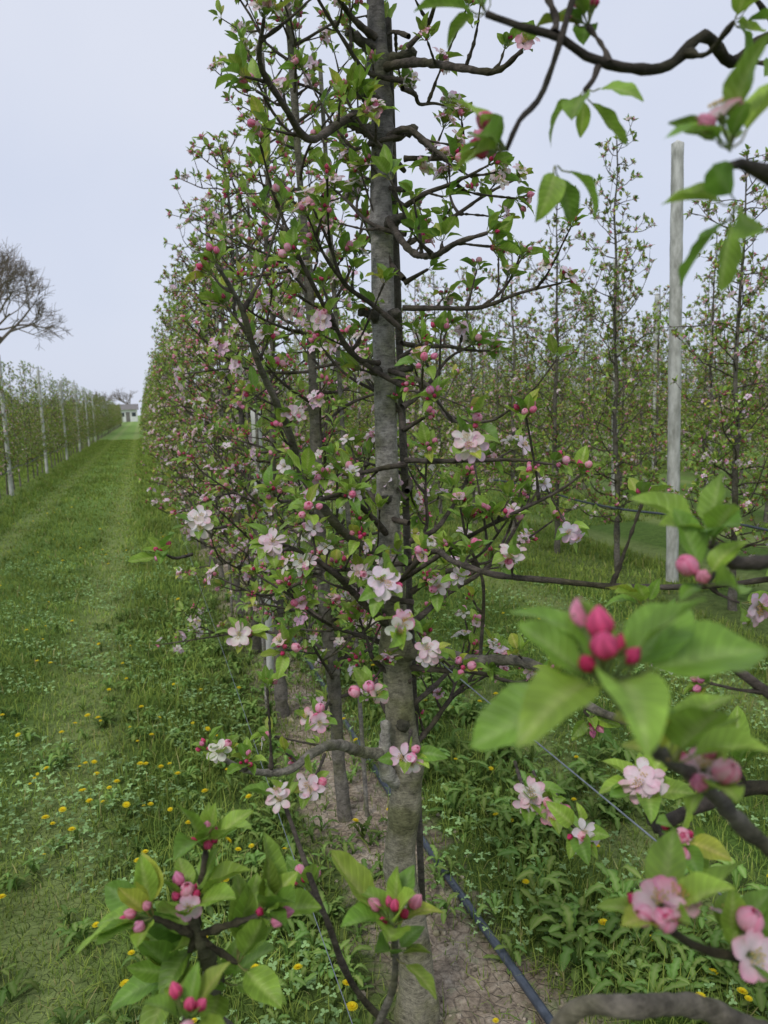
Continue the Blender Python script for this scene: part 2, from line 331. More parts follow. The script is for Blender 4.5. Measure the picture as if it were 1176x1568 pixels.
C=lambda L:[np.array(q,float)/100 for q in L]
# ------------------------------------------------------------- main tree
t0=B()
TP=[(.535,1.604,-.08),(.542,1.601,.125),(.534,1.603,.263),(.512,1.613,.416),(.522,1.607,.547),(.534,1.601,.66),(.522,1.607,.788),(.517,1.609,.944),(.513,1.61,1.096),(.509,1.612,1.245),(.51,1.611,1.532),(.511,1.611,1.738),(.514,1.61,1.938),(.52,1.608,2.068),(.518,1.609,2.194),(.514,1.61,2.319),(.51,1.61,2.7),(.52,1.62,3.1)]
TR=[.047,.042,.038,.036,.035,.034,.034,.032,.027,.025,.024,.024,.023,.022,.02,.018,.012,.006]
P,R=smooth_path(TP,TR,.008); zz=P[:,2]
for zk,am,wd in ((.05,.25,.04),(.42,.10,.03),(.56,.10,.03),(.68,.2,.03),(.95,.28,.03),(1.12,.12,.02),(1.3,.15,.012),(1.57,.18,.014),(1.69,.3,.012),(1.88,.3,.014),(2.06,.35,.014),(2.12,.25,.02),(2.2,.3,.015)):
    R=R*(1+am*np.exp(-((zz-zk)/wd)**2))
v,f=tube_geo(P,R,26,0)
ang=np.tile(np.arange(26)/26*2*np.pi,len(v)//26); zv=v[:,2]
def sn(x,y,s): return np.sin(x*s+1.3)*np.cos(y*s*1.7+.5)+.5*np.sin(x*s*2.3+y*s*3.1)
cen=np.repeat(np.vstack([P,P[-1:]]),26,0); dirv=v-cen
low_=np.clip(1-zv/1.2,0,1)
v=cen+dirv*(1+.03*sn(np.cos(ang)*2+zv*4,np.sin(ang)*2+zv*5,2.)+.03*low_*sn(np.cos(ang)*2,zv*5+np.sin(ang)*2,2.)+.05*np.sin(ang*5+zv*3)*low_+.006*rng.standard_normal(len(v)))[:,None]
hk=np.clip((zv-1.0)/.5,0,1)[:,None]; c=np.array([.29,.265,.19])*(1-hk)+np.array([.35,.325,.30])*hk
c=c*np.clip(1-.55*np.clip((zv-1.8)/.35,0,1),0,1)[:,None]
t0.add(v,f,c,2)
def stub(p,d,l,r,col=BK*.45): 
    p=np.array(p);d=nrm(d); t0.tube([p-d*.005,p+d*l*.5,p+d*l],[r*1.4,r,r*.95],10,col,2,rough=.1,step=.006)
for p,d,l,r in [((.495,1.60,1.69),(-1,-.3,.2),.045,.010),((.52,1.59,1.69),(.3,-1,.1),.03,.011),((.50,1.6,1.575),(-.8,-.6,0),.035,.009),((.525,1.59,1.575),(.8,-.6,.1),.04,.008),
    ((.52,1.59,1.88),(.6,-.9,.1),.05,.011),((.495,1.6,2.06),(-1,-.2,.2),.06,.011),((.53,1.6,2.05),(1,-.5,.3),.06,.010),((.5,1.6,2.12),(-1,-.6,.3),.05,.012),((.53,1.6,2.2),(1,-.5,.2),.06,.010),((.50,1.6,2.22),(-1,-.3,.4),.06,.010),
    ((.50,1.59,1.30),(-.7,-.6,.1),.025,.007),((.52,1.585,.78),(-.4,-1,.5),.04,.011)]: stub(p,d,l,r)
b1=[(.52,1.605,.70),(.419,1.545,.75),(.336,1.466,.816),(.275,1.401,.838),(.215,1.357,.832),(.139,1.318,.864),(.071,1.286,.926)]
t0.tube([(.515,1.6,.64),(.48,1.585,.67),(.47,1.575,.72),(.475,1.57,.80)],[.02,.017,.014,.012],12,(.40,.37,.32),2,rough=.06,step=.01)
limb(t0,b1,.014,.004,0,space=.07,start=.22,col=np.array([.30,.27,.22]))
G=np.array([.18,.16,.13])
limb(t0,[(.51,1.61,.93)]+C([(57,152,97),(62,143,97),(67,131,100),(69,120,100),(70,109,98),(72,98,99)]),.015,.006,0,space=.08,start=.25,col=G*1.2)
limb(t0,[(.51,1.61,1.0)]+C([(43,154,108),(35,146,117),(29,143,122),(22,140,126)]),.009,.003,0,space=.05,start=.1)
limb(t0,[(.51,1.61,1.21)]+C([(45,154,127),(37,145,133),(30,140,133)]),.008,.003,0,space=.05)
limb(t0,[(.51,1.61,1.58)]+C([(53,141,154),(49,121,148),(47,106,147)]),.006,.002,0,space=.12,start=.2)
limb(t0,C([(51,126,148),(58,123,147),(65,121,152),(68,118,157)]),.003,.0014,0,space=.12,kinds=['leaf'],size=.8)
limb(t0,C([(52,161,190),(52,146,180),(51,131,176),(51,120,176),(55,117,177)]),.008,.003,0,space=.05,start=.15,kinds=['bud','mix','leaf'])
limb(t0,C([(52,161,205),(54,151,204),(55,140,197),(56,134,193)]),.007,.003,0,space=.07)
limb(t0,C([(52,161,219),(56,150,216),(60,139,211),(64,132,208),(66,126,209)]),.010,.004,0,space=.06)
limb(t0,C([(51,161,159),(42,154,161),(32,147,175),(28,148,185),(25,149,194)]),.006,.002,0,space=.055)
limb(t0,[(.51,1.61,1.17)]+C([(40,155,123),(30,148,136),(26,144,147),(20,135,158),(17,131,167),(13,127,173)]),.011,.003,0,space=.05,start=.15,col=G)
limb(t0,[(.515,1.61,1.10)]+C([(53,141,121),(50,121,123),(52,109,123),(56,98,124),(62,91,124),(70,83,125),(75,76,127)]),.006,.0035,0,space=.15,start=.3)
limb(t0,[(.515,1.61,1.10)]+C([(60,138,124),(65,127,130),(69,120,134),(72,117,137)]),.005,.002,0,space=.09,start=.15)
limb(t0,C([(64,142,98),(63,138,114),(58,134,124),(55,130,131)]),.004,.002,0,space=.08,start=.1)
limb(t0,C([(52,161,213),(39,145,202),(31,137,196),(25,128,198),(21,124,202),(21,119,206)]),.009,.003,0,space=.05,start=.12)
limb(t0,C([(52,161,224),(44,154,225),(37,145,227)]),.009,.003,0,space=.05)
to_cam=math.atan2(-1.6,-.51)
def nk(az,z):
    d=(az-to_cam+math.pi)%(2*math.pi)-math.pi
    return abs(d)<.6
gen_tree(t0,(.515,1.61,0),2.95,0,nbr=58,mx=.42,space=.06,zs=.7,nokeep=nk,trunk=False)
for p,d,k in [((28,91,127.5),(-.1,-1,.3),'open'),((28,86,124.5),(0,-1,.1),'open'),((40,92,144.5),(-.2,-1,.2),'open'),((32,95,102.5),(-.2,-1,.3),'open'),((20,104,96.5),(-.2,-1,.1),'open'),((22,108,104),(-.2,-.7,.6),'half'),((45,85,99.5),(-.2,-1,.4),'open'),((46,75,99.5),(-.3,-1,.2),'open'),((47,83,98.5),(-.2,-.9,.2),'open'),((27,96,111),(-.2,-.5,.8),'half'),((18,109,115),(-.2,-.7,.5),'half'),((12,112,117),(-.2,-.9,.4),'open'),((17,112,130),(-.2,-.9,.4),'open'),((24,118,134),(-.1,-.8,.5),'mix'),((19,120,137),(-.1,-.8,.5),'bud'),((8,122,133),(-.3,-.8,.5),'open'),((2,125,128),(-.3,-.8,.5),'bud'),((40,108,112),(-.1,-.9,.3),'open'),((46,110,108),(-.1,-.8,.4),'half'),((42,113,156),(-.2,-.8,.6),'mix')]:
    p=np.array(p)/100; cluster(t0,p,d,0,k,size=.95,nf=4)
    t0.tube([p+np.array([.05,.14,-.03]),p+np.array([.02,.06,-.02]),p],[.003,.0025,.002],6,BKD*1.3,2,rough=.08,step=.01)
t0.tube([(.60,1.70,-.05),(.565,1.66,1.4),(.55,1.64,2.3)],[.009,.009,.008],8,(.13,.115,.095),2,rough=.02,step=.05)
t0.obj('apple_tree')
# ------------------------------------------------------------- neighbouring tree whose limbs reach past the viewer
t1=B()
t1.tube([(.66,.46,-.05),(.67,.47,.5),(.66,.46,1.0),(.67,.47,1.6),(.66,.46,2.2),(.66,.47,2.9)],[.045,.038,.033,.028,.02,.008],16,BK*.9,2,rough=.04,step=.02)
limb(t1,[(.66,.46,1.74)]+C([(61,60,182),(53,57,180),(49,56.5,177.5),(45,55,178.5),(41,54,175.5),(37,53,174.5),(33,53,175),(31,53,176),(28,54,177),(26,55,178)]),.0055,.0025,0,space=.06,start=.22,col=BKD*.8,kinds=['leaf','leaf','bud'],twig=.15)
limb(t1,C([(33,53,182),(32,53,179),(29,52,172),(26,50,169),(25,50,167)]),.003,.0015,0,space=.5,start=1,tip=False,col=BKD*.8)
cl=lambda p,d,k,**q: cluster(t1,np.array(p)/100,d,0,k,**q)
cl((25,50,167),(-.9,.2,.5),'bud',n=7,size=1.0,nf=5)
cl((32,51.5,172),(0,-.2,-1),'leaf',n=5,size=1.0)
cl((29,50.5,166.5),(.4,-.1,-.6),'leaf',n=3,size=1.0)
t1.tube(C([(34,53,174.3),(33,52,173),(32,51.5,172)]),[.003,.002,.002],6,BKD,2)
t1.tube([(.66,.46,1.5),(.48,.42,1.58),(.34,.36,1.62),(.29,.34,1.615)],[.008,.006,.004,.002],8,BKD,2,rough=.08)
cl((30,34.5,162.5),(-.3,0,.8),'mix',n=6,size=.95,nf=3); cl((31,35,160),(-.5,.1,-.3),'leaf',n=5,size=1.1)
t1.tube([(.66,.46,1.0),(.55,.40,1.1)]+C([(39,35,120),(33,34,124),(28,33,129),(24,31,132),(21,29,135),(18,27.3,138)]),[.011,.009,.006,.005,.0042,.0035,.003,.0024],10,BK*.8,2,rough=.09,step=.008)
cl((18,27.3,138),(-.15,-.1,1),'bud',n=5,size=1.15,nf=7,spread=1.1)
cl((24,30.5,132),(.3,-.2,.8),'leaf',n=5,size=1.1); cl((28,33,128.5),(-.2,-.3,.8),'mix',n=5,size=.9)
for p,d,l in [((17.5,27.2,138),(-.9,.35,-.45),.062),((18.5,27,138.3),(1,-.1,.15),.075),((18.5,27,138),(.8,.3,.5),.06),((17.5,27,138),(-.6,.2,.6),.045)]:
    t1.place(LH[0],np.array(p)/100,basis(d,[-.1,-.5,1]),l,np.array([.9,.93,.9]))
t1.tube([(.66,.46,.85),(.51,.42,.96)]+C([(40,40,104),(34,40,108),(28,39,110.5),(25,41,109.5),(22,41,106)]),[.012,.011,.008,.0075,.007,.0065,.006],14,(.25,.22,.17),2,rough=.04,step=.008)
limb(t1,[(.5,.4,1.02)]+C([(37,36,113),(31,36,116),(28,35.5,118.5)]),.004,.0025,0,space=.3,start=1,tip=False)
cl((27.5,35.5,118.8),(-.3,-.3,1),'half',n=6,size=1.0,nf=7)
cl((33,36,115.5),(.2,-.3,.8),'mix',n=6,size=1.0,nf=3)
limb(t1,[(.66,.46,1.05)]+C([(61,60,109),(50,59,110),(45,59,109),(43,58,113)]),.009,.004,0,space=.06,start=.2,size=1.)
limb(t1,[(.66,.46,1.1)]+C([(62,62,118),(55,66,124),(50,68,128)]),.007,.003,0,space=.07,start=.2,size=1.)
limb(t1,[(.66,.46,1.3)]+C([(48,46,137),(44,44,138),(37,41,139),(35,41,140.5)]),.008,.0035,0,space=.5,start=.9,tip=False)
cl((35,41,140.3),(-.5,-.3,.6),'leaf',n=5,size=1.1); cl((32.5,38.5,138.5),(-.6,-.2,.5),'half',n=4,size=.9,nf=2)
t1.tube(C([(36,41,139.5),(34,39.5,138.8),(32.5,38.5,138.5)]),[.003,.002,.002],6,BKD,2)
t1.tube([(.66,.46,.6),(.45,.6,.66),(.2,.75,.72)]+C([(4,77,84),(3,72,94),(2,68,101),(1,68,105)]),[.016,.013,.011,.009,.007,.006,.005],12,BK*.8,2,rough=.08,step=.008)
for p,d,k,s,n_ in [((1,68,105),(0,-.3,1),'mix',1.,7),((-2,66,106),(-.8,-.2,.5),'bud',1.,8),((7,64.5,105),(.6,-.3,.7),'bud',1.,8),((3,70,109),(.1,-.1,1),'bud',1.,7),((2,70,100),(-.7,-.3,.2),'leaf',1.1,7),((5,67,99),(.8,-.3,.3),'leaf',1.1,6),((4,74,92),(.3,-.6,.5),'leaf',1.1,6),((0,70,97),(-.6,-.4,.3),'leaf',1.1,6)]:
    cl(p,d,k,size=s,n=n_,nf=6,lsz=1.25)
    t1.tube([np.array([.015,.68,1.02]),np.array(p)/100],[.004,.0025],7,BKD*1.6,2,rough=.12,step=.006)
t1.tube([(.45,.6,.66),(.28,.68,.74)]+C([(18,68,83),(19,63,96),(18,59,105)]),[.007,.006,.005,.0035,.003],8,BK*.9,2,rough=.05,step=.01)
cl((18,59,105),(0,-.2,1),'bud',n=8,size=1.1,nf=6,lsz=1.25); cl((18.5,61,100.5),(.6,-.3,.6),'leaf',n=5,size=1.1)
limb(t1,[(.32,.72,.7)]+C([(20,78,82),(16,79,93),(14,82,100),(13,85,104)]),.0045,.0025,0,space=.1,start=.3)
t1.tube([(.2,.75,.72),(.05,.6,.92)]+C([(0,52,103),(0,49,109),(0,47.3,111)]),[.005,.004,.003,.0025,.002],7,BKD*1.6,2,rough=.06)
cl((0,47.3,110.5),(.2,-.3,1),'half',n=5,size=.95,nf=4)
gen_tree(t1,(.66,.46,0),2.9,0,nbr=16,mx=.3,space=.1,zs=.6,nokeep=lambda az,z: math.cos(az)<.35,trunk=False)
t1.obj('apple_tree')
# ------------------------------------------------------------- row trees
near=[]
for i in range(4):
    b=B(); gen_tree(b,(0,0,0),3.05+rng.uniform(-.1,.15),1,nbr=62,mx=.64,space=.059,zs=.42,lsz=1.03)
    b.tube([(.05,.06,0),(.04,.05,1.5),(.03,.05,2.5)],[.008,.008,.007],6,(.25,.23,.2),2)
    near.append(b.mesh('apple_tree_mid'))
rowR=[]
for i in range(3):
    b=B(); gen_tree(b,(0,0,0),3.3+rng.uniform(-.25,.2),1,nbr=62,mx=.8,space=.072,zs=.42,lsz=1.15,pw=1.3,tap=.7)
    rowR.append(b.mesh('apple_tree_side',[M_LEAFF,M_PETALF,M_BARK,M_GRASS]))
rows=[];RL=5
for i in range(4):
    b=B()
    for j in range(RL): gen_tree(b,(rng.normal(0,.03),j+.5+rng.normal(0,.06),0),3.0+rng.uniform(-.25,.35),2,nbr=50,mx=.78,space=.09,zs=.42,lsz=1.15,pw=1.3,tap=.7)
    rows.append(b.mesh('apple_tree_row',MATF))
dist=empty('distant_apple_tree_rows')
def put(me,x,y,s,sz):
    o=bpy.data.objects.new('apple_tree',me); o.location=(x+rng.normal(0,.03),y+rng.normal(0,.06),0)
    o.rotation_euler=(rng.normal(0,.015),rng.normal(0,.015),rng.uniform(0,6.28)); o.scale=(s,s,sz); link(o)
def putrow(x,y0,y1,s,sz):
    y=y0
    while y<y1:
        o=bpy.data.objects.new('apple_tree_row',rows[rng.integers(4)]); fl=rng.integers(2)
        o.location=(x,y+RL*fl,0); o.rotation_euler=(0,0,math.pi*fl); o.scale=(s,1,sz*rng.uniform(.96,1.04)); link(o,dist); y+=RL
X0,XL,XR=.57,-2.6,3.85
y=2.62;i=0
while y<9.2: put(near[i%4],X0,y,1,rng.uniform(.95,1.05)); y+=1.0; i+=1
putrow(X0,9.1,112,.85,1.02)
put(near[0],X0+.1,-.9,.7,1)
putrow(XL,7,112,.62,.89)
for yy in (2.2,3.3,4.3,5.6,6.65,7.6,8.6,9.7,10.7,11.7): put(rowR[rng.integers(3)],XR,yy,.9,rng.uniform(.95,1.05))
putrow(XR,12.2,74,.9,1.08)
for k in range(1,8):
    x=XR+3.2*k; putrow(x,max(1.,x*.9-2.5),60+x*.6,.95,1.1)
for k in range(1,3): putrow(XL-3.2*k,20,110,.9,.88)
# ------------------------------------------------------------- posts, wires, hoses
def tube_obj(name,P,R,seg,m,rough=0,step=.14,parent=None):
    b=B(); b.tube(P,R,seg,(1,1,1),0,rough=rough,step=step); return b.obj(name,[m],parent)
def post(x,y,h,r,lx=0,far=None):
    tube_obj('trellis_post',[(x,y,-.1),(x+lx*.5,y,h*.5),(x+lx,y,h)],[r,r*.98,r*.92],12,M_POST,rough=.012,step=.08,parent=far)
post(4.05,5.18,3.4,.05,-.03); post(.60,4.25,1.5,.03)
fp=empty('distant_trellis_posts')
for yy in (12,20,28,36): post(XR+.1,yy,3.5,.05)
for yy in (10.3,16.4,22.4,28.4,34.4,40.4,46): post(XL+.1,yy,2.7,.04)
for k in range(1,7):
    for j in range(6): post(XR+3.2*k,4+XR+3.2*k*.8+j*7+rng.uniform(0,3),3.6,.05,far=fp)
def line(name,x,z,y0,y1,r,m,sag=.01,n=14,wob=0):
    ys=np.linspace(y0,y1,n) if n<30 else y0+(y1-y0)*np.linspace(0,1,n)**2
    tube_obj(name,[(x+wob*math.sin(q*1.7),q,z+sag*math.sin(q*1.9)) for q in ys],[r]*n,8,m,step=.13)
line('irrigation_hose',.83,.024,-1,90,.0125,M_HOSE,.004,60,.012)
line('trellis_wire',.60,.93,-1.5,90,.0013,M_WIRE,0,30)
line('trellis_wire',.36,.12,-1,60,.0012,M_WIRE,.01,30)
line('trellis_wire',.55,2.35,2,90,.0014,M_WIRE,0,30)
line('irrigation_hose',XR-.1,.62,1,80,.009,M_HOSE,.03,60)
line('trellis_wire',XR-.05,2.0,1,80,.0015,M_WIRE,0,30)
line('irrigation_hose',XL+.1,.5,5,100,.009,M_HOSE,.02,40)
# ------------------------------------------------------------- ground
def stripd(x): return np.abs((x-X0+1.6)%3.2-1.6)
def H(x,y):
    x=np.asarray(x,float);y=np.asarray(y,float); d=stripd(x)
    h=.012*np.sin(x*2.1+y*.7)*np.cos(y*1.3-x)+.006*np.sin(x*9+1)*np.cos(y*8+x*3)+.003*np.sin(x*31+y*17)*np.cos(y*37-x*11)
    h+=.012*np.exp(-(d/.25)**2)-.02*np.exp(-((d-.95)/.18)**2)
    h+=.004*np.sin(x*63+y*41)*np.cos(y*71-x*23)*np.exp(-(d/.4)**2)
    far=np.clip((np.abs(y)-30)/20,0,1); return h*(1-far)
def axis(lo,a,b_,hi,st):
    c=list(np.arange(a,b_,st)); q=st;v=a
    l=[]
    while v>lo: q*=1.18; v-=q; l.append(v)
    r=[];q=st;v=c[-1]
    while v<hi: q*=1.18; v+=q; r.append(v)
    return np.array(l[::-1]+c+r)
xs=axis(-500,-3,4.5,500,.04); ys=axis(-300,.3,7,900,.04)
Xg,Yg=np.meshgrid(xs,ys,indexing='ij'); g=B(); g.add(np.stack([Xg.ravel(),Yg.ravel(),H(Xg,Yg).ravel()],1),gridq(len(xs)-1,len(ys)-1),(1,1,1),0)
def ground_mat():
    m,N,L=mat('ground_soil_grass'); tc=nd(N,'ShaderNodeTexCoord'); sp=nd(N,'ShaderNodeSeparateXYZ'); L.new(tc.outputs['Object'],sp.inputs[0])
    def math_(op,a,b=None,c=None):
        x=nd(N,'ShaderNodeMath',operation=op)
        for i,q in enumerate((a,b,c)):
            if q is None: continue
            if isinstance(q,(int,float)): x.inputs[i].default_value=q
            else: L.new(q,x.inputs[i])
        return x.outputs[0]
    def noise(s,d=5,r=.6):
        n=nd(N,'ShaderNodeTexNoise'); n.inputs['Scale'].default_value=s; n.inputs['Detail'].default_value=d; n.inputs['Roughness'].default_value=r; L.new(tc.outputs['Object'],n.inputs[0]); return n.outputs[0]
    def ramp(v,*st):
        r=nd(N,'ShaderNodeValToRGB'); e=r.color_ramp.elements
        for i,(p,c) in enumerate(st):
            if i<2: e[i].position=p; e[i].color=(*c,1)
            else: q=e.new(p); q.color=(*c,1)
        L.new(v,r.inputs[0]); return r.outputs[0]
    def mix(f,a,b):
        x=nd(N,'ShaderNodeMix',data_type='RGBA'); L.new(f,x.inputs[0]); L.new(a,x.inputs[6]); L.new(b,x.inputs[7]); return x.outputs[2]
    def mrange(v,a,b,c=0,d=1):
        x=nd(N,'ShaderNodeMapRange'); L.new(v,x.inputs[0]); x.inputs[1].default_value=a;x.inputs[2].default_value=b;x.inputs[3].default_value=c;x.inputs[4].default_value=d; return x.outputs[0]
    xx=math_('ADD',sp.outputs[0],-X0+1.6); d=math_('ABSOLUTE',math_('SUBTRACT',math_('FLOORED_MODULO',xx,3.2),1.6))
    d0=math_('ABSOLUTE',math_('SUBTRACT',sp.outputs[0],X0+.13))
    n1=noise(2.5); n2=noise(14,7,.7); n3=noise(70,6,.7); n4=noise(.8,3)
    dd=math_('ADD',d0,math_('MULTIPLY',math_('SUBTRACT',n1,.5),.7)); dd=math_('ADD',dd,math_('MULTIPLY',math_('SUBTRACT',n2,.5),.45))
    soilmask=mrange(dd,.11,.24)
    soil=ramp(n2,(.3,(.20,.155,.11)),(.5,(.46,.37,.27)),(.68,(.64,.55,.43)))
    soil2=ramp(n3,(.3,(.45,.45,.45)),(.6,(1,1,1))); sm=nd(N,'ShaderNodeVectorMath',operation='MULTIPLY'); L.new(soil,sm.inputs[0]); L.new(soil2,sm.inputs[1])
    gr=ramp(n2,(.25,(.04,.07,.015)),(.55,(.10,.175,.035)),(.75,(.17,.26,.06)))
    gf=ramp(n4,(.3,(.8,.85,.8)),(.7,(1.25,1.15,1.1))); gm=nd(N,'ShaderNodeVectorMath',operation='MULTIPLY'); L.new(gr,gm.inputs[0]); L.new(gf,gm.inputs[1])
    far=ramp(noise(6,6,.7),(.3,(.15,.26,.055)),(.7,(.26,.38,.10))); gg=mix(mrange(sp.outputs[1],5,16),gm.outputs[0],far)
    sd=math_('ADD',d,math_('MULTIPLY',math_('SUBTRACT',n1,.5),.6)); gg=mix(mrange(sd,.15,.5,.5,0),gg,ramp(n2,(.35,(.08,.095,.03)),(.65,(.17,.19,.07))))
    tr=math_('ABSOLUTE',math_('SUBTRACT',d,.95)); gg=mix(mrange(tr,.08,.3,.5,0),gg,ramp(n2,(.3,(.25,.30,.10)),(.7,(.38,.42,.17))))
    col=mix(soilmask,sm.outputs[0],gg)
    vo=nd(N,'ShaderNodeTexVoronoi',feature='DISTANCE_TO_EDGE'); vo.inputs['Scale'].default_value=28; L.new(tc.outputs['Object'],vo.inputs[0])
    hh=math_('ADD',math_('MULTIPLY',mrange(vo.outputs['Distance'],0,.08),.35),math_('ADD',n2,math_('MULTIPLY',n3,.5)))
    b=nd(N,'ShaderNodeBsdfPrincipled'); b.inputs['Roughness'].default_value=.95; b.inputs['Specular IOR Level'].default_value=.1; L.new(col,b.inputs['Base Color'])
    bp=nd(N,'ShaderNodeBump'); bp.inputs['Strength'].default_value=.9; bp.inputs['Distance'].default_value=.02; L.new(hh,bp.inputs['Height']); L.new(bp.outputs[0],b.inputs['Normal'])
    o=nd(N,'ShaderNodeOutputMaterial'); L.new(b.outputs[0],o.inputs[0]); return m
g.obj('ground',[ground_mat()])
ct=T(); zc=np.array([-.5,-.3,0,.3,.5]); tv,tf=tube_geo(np.stack([0*zc,0*zc,zc],1),np.array([.15,.45,.55,.4,.05]),7,.12,cap=False); ct.add(tv,tf,[.55,.46,.35],2); ct.fin()
def rz(a):
    c,s=np.cos(a),np.sin(a); o=np.zeros((len(a),3,3)); o[:,0,0]=c;o[:,0,1]=-s;o[:,1,0]=s;o[:,1,1]=c;o[:,2,2]=1; return o
n=1500; px=X0+.13+rng.normal(0,.10,n); py=rng.uniform(.8,6,n)
cb=B(); s=rng.lognormal(-4.8,.5,n); cb.bulk(ct,np.stack([px,py,H(px,py)+s*.1],1),rz(rng.uniform(0,6.3,n)),np.stack([s,s*rng.uniform(.6,1.3,n),s*.6],1),rng.uniform(.5,1.1,n)[:,None]*np.ones(3)); cb.obj('soil_clods')
# ------------------------------------------------------------- grass
def blade_t(bend,nv=2):
    t=T(); v=np.linspace(0,1,nv+1); u=np.array([-1,1]); U,V=np.meshgrid(u,v,indexing='ij');U=U.ravel();V=V.ravel()
    w=.5*(1-V**1.6)+.02; x=U*w; y=bend*V**1.8; z=V*(1-.35*bend*V)
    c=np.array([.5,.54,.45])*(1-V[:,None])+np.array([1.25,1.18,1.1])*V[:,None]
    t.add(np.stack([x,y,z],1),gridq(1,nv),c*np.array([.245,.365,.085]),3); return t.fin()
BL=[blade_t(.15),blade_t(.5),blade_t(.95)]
def tilt(n,am):
    R=rz(rng.uniform(0,6.28,n)); a=rng.normal(0,am,n); c,s=np.cos(a),np.sin(a); X=np.zeros((n,3,3)); X[:,0,0]=1;X[:,1,1]=c;X[:,1,2]=-s;X[:,2,1]=s;X[:,2,2]=c
    return R@X
def scatter_grass(b,x0,x1,y0,y1,dens,hgt,wd,flat=False):
    n=int((x1-x0)*(y1-y0)*dens); x=rng.uniform(x0,x1,n);y=rng.uniform(y0,y1,n)
    d=np.abs(x-X0-.13) if not flat else stripd(x)+.3
    d=d+.14*np.sin(x*5+y*3.1)*np.cos(y*2.3)+.12*np.clip((y-2.4)/1.2,0,1); pat=.5+.5*np.sin(x*3.3+1)*np.cos(y*2.7+x)
    keep=rng.uniform(0,1,n)<np.clip((d-.05)/.2,.15,1); 
    trk=np.exp(-((stripd(x)-.95)/.16)**2)
    if not flat: keep&=rng.uniform(0,1,n)>.3*pat
    x=x[keep];y=y[keep];d=d[keep];pat=pat[keep];trk=trk[keep];n=len(x)
    tall=(1+.7*np.exp(-((stripd(x)-.55)/.25)**2))*(1-.35*trk)
    h=hgt*rng.lognormal(0,.38,n)*tall; w=wd*rng.uniform(.6,1.3,n)
    z=np.zeros(n) if flat else H(x,y)
    yv=rng.uniform(0,1,n)[:,None]; ti=np.array([.72,.80,.8])*(1-yv)+np.array([1.4,1.15,1.1])*yv
    ti=ti*(.78+.38*pat+.28*trk)[:,None]; dry=rng.uniform(0,1,n)<.05+.1*trk; ti[dry]=[1.8,1.15,2.2]
    k=rng.integers(0,3,n)
    for q in range(3):
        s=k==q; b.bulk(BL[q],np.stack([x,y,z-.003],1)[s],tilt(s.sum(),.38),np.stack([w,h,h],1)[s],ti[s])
gb=B()
for (x0,x1,y0,y1,de,h,w) in [(-2.2,3.2,.6,2.8,6500,.038,.0036),(-2.8,3.6,2.8,4.8,4200,.038,.0046),(-3.2,4.6,4.8,8,2200,.040,.007),(-3.2,6.5,8,13,1100,.045,.011)]:
    scatter_grass(gb,x0,x1,y0,y1,de,h,w)
gb.obj('grass')
pm=[]
for i in range(3):
    b=B(); scatter_grass(b,X0-1.6+.0,X0+1.6,0,3,450,.05,.017,flat=True); 
    pm.append(b.mesh('grass_patch'))
gp=empty('distant_grass')
for k in range(-1,4):
    for j in range(12):
        o=bpy.data.objects.new('grass_patch',pm[rng.integers(3)]); o.location=(3.2*k,13+j*3,0); link(o,gp)
clt=T()
for k in range(3):
    a=k*2.094; ca,sa=math.cos(a),math.sin(a)
    U=np.array([-.5,.5,-.9,.9,-.5,.5]);Vv=np.array([.05,.05,.55,.55,1,1]); zz_=np.array([.0,.0,.12,.12,.05,.05])
    x=U*.45;y=Vv; X=x*ca-y*sa;Y=x*sa+y*ca; clt.add(np.stack([X,Y,zz_],1),[[0,1,3,2],[2,3,5,4]],[.28,.43,.17],3)
clt.fin()
n=22000; x=np.concatenate([rng.uniform(-2.2,.45,n),rng.uniform(.75,3.2,n//2)]); y=.7+8*rng.uniform(0,1,len(x))**1.5
pt=np.sin(x*4.1)*np.cos(y*3.3+x*2)+.5*np.sin(x*11+y*9); kp=(pt>-.15)&(stripd(x)>.2); x=x[kp];y=y[kp];n=len(x); s=rng.uniform(.006,.014,n)
wb=B(); wb.bulk(clt,np.stack([x,y,H(x,y)+rng.uniform(.02,.05,n)],1),tilt(n,.45),s,rng.uniform(.6,1.4,(n,1))*np.array([1,1,1.])); wb.obj('clover')
def dleaf(arch):
    nv=12; t=T(); v=np.linspace(0,1,nv+1);u=np.array([-1,0,1]);U,I=np.meshgrid(u,np.arange(nv+1),indexing='ij');U=U.ravel();I=I.ravel();V=v[I]
    w=(.03+.13*V**.8*(1-V**6))*(1-.42*(I%2)*(V<.8)); y=V*(1-.2*arch); z=arch*(np.sin(V*2.6)*.5)+.25*np.abs(U)*w; x=U*w
    c=np.where((U==0)[:,None],np.array([.22,.32,.10]),np.array([.12,.23,.04])); t.add(np.stack([x,y,z],1),gridq(2,nv),c,3); return t.fin()
DLs=[dleaf(.3),dleaf(.8),dleaf(1.2)]
wd=B()
def rosette(x,y,s,n):
    z=float(H(x,y)); ph=rng.uniform(0,6.28); g=rng.uniform(.6,1.35)
    for k in range(n):
        a=ph+k*2.4; R=basis([math.cos(a),math.sin(a),rng.uniform(-.1,.9)],[0,0,1]); wd.place(DLs[rng.integers(3)],np.array([x,y,z]),R,s*rng.uniform(.6,1.2),np.array([g*rng.uniform(.9,1.2),g,g]))
for _ in range(400):
    rosette(X0+.42+abs(rng.normal(0,.40)),rng.uniform(.9,5.5),rng.uniform(.06,.13),int(rng.integers(8,14)))
for _ in range(400):
    rosette(X0-.12-abs(rng.normal(0,.5)),rng.uniform(.8,6),rng.uniform(.045,.09),int(rng.integers(7,12)))
for _ in range(230): rosette(X0+rng.normal(0,.2),rng.uniform(1.9,7),rng.uniform(.04,.08),8)
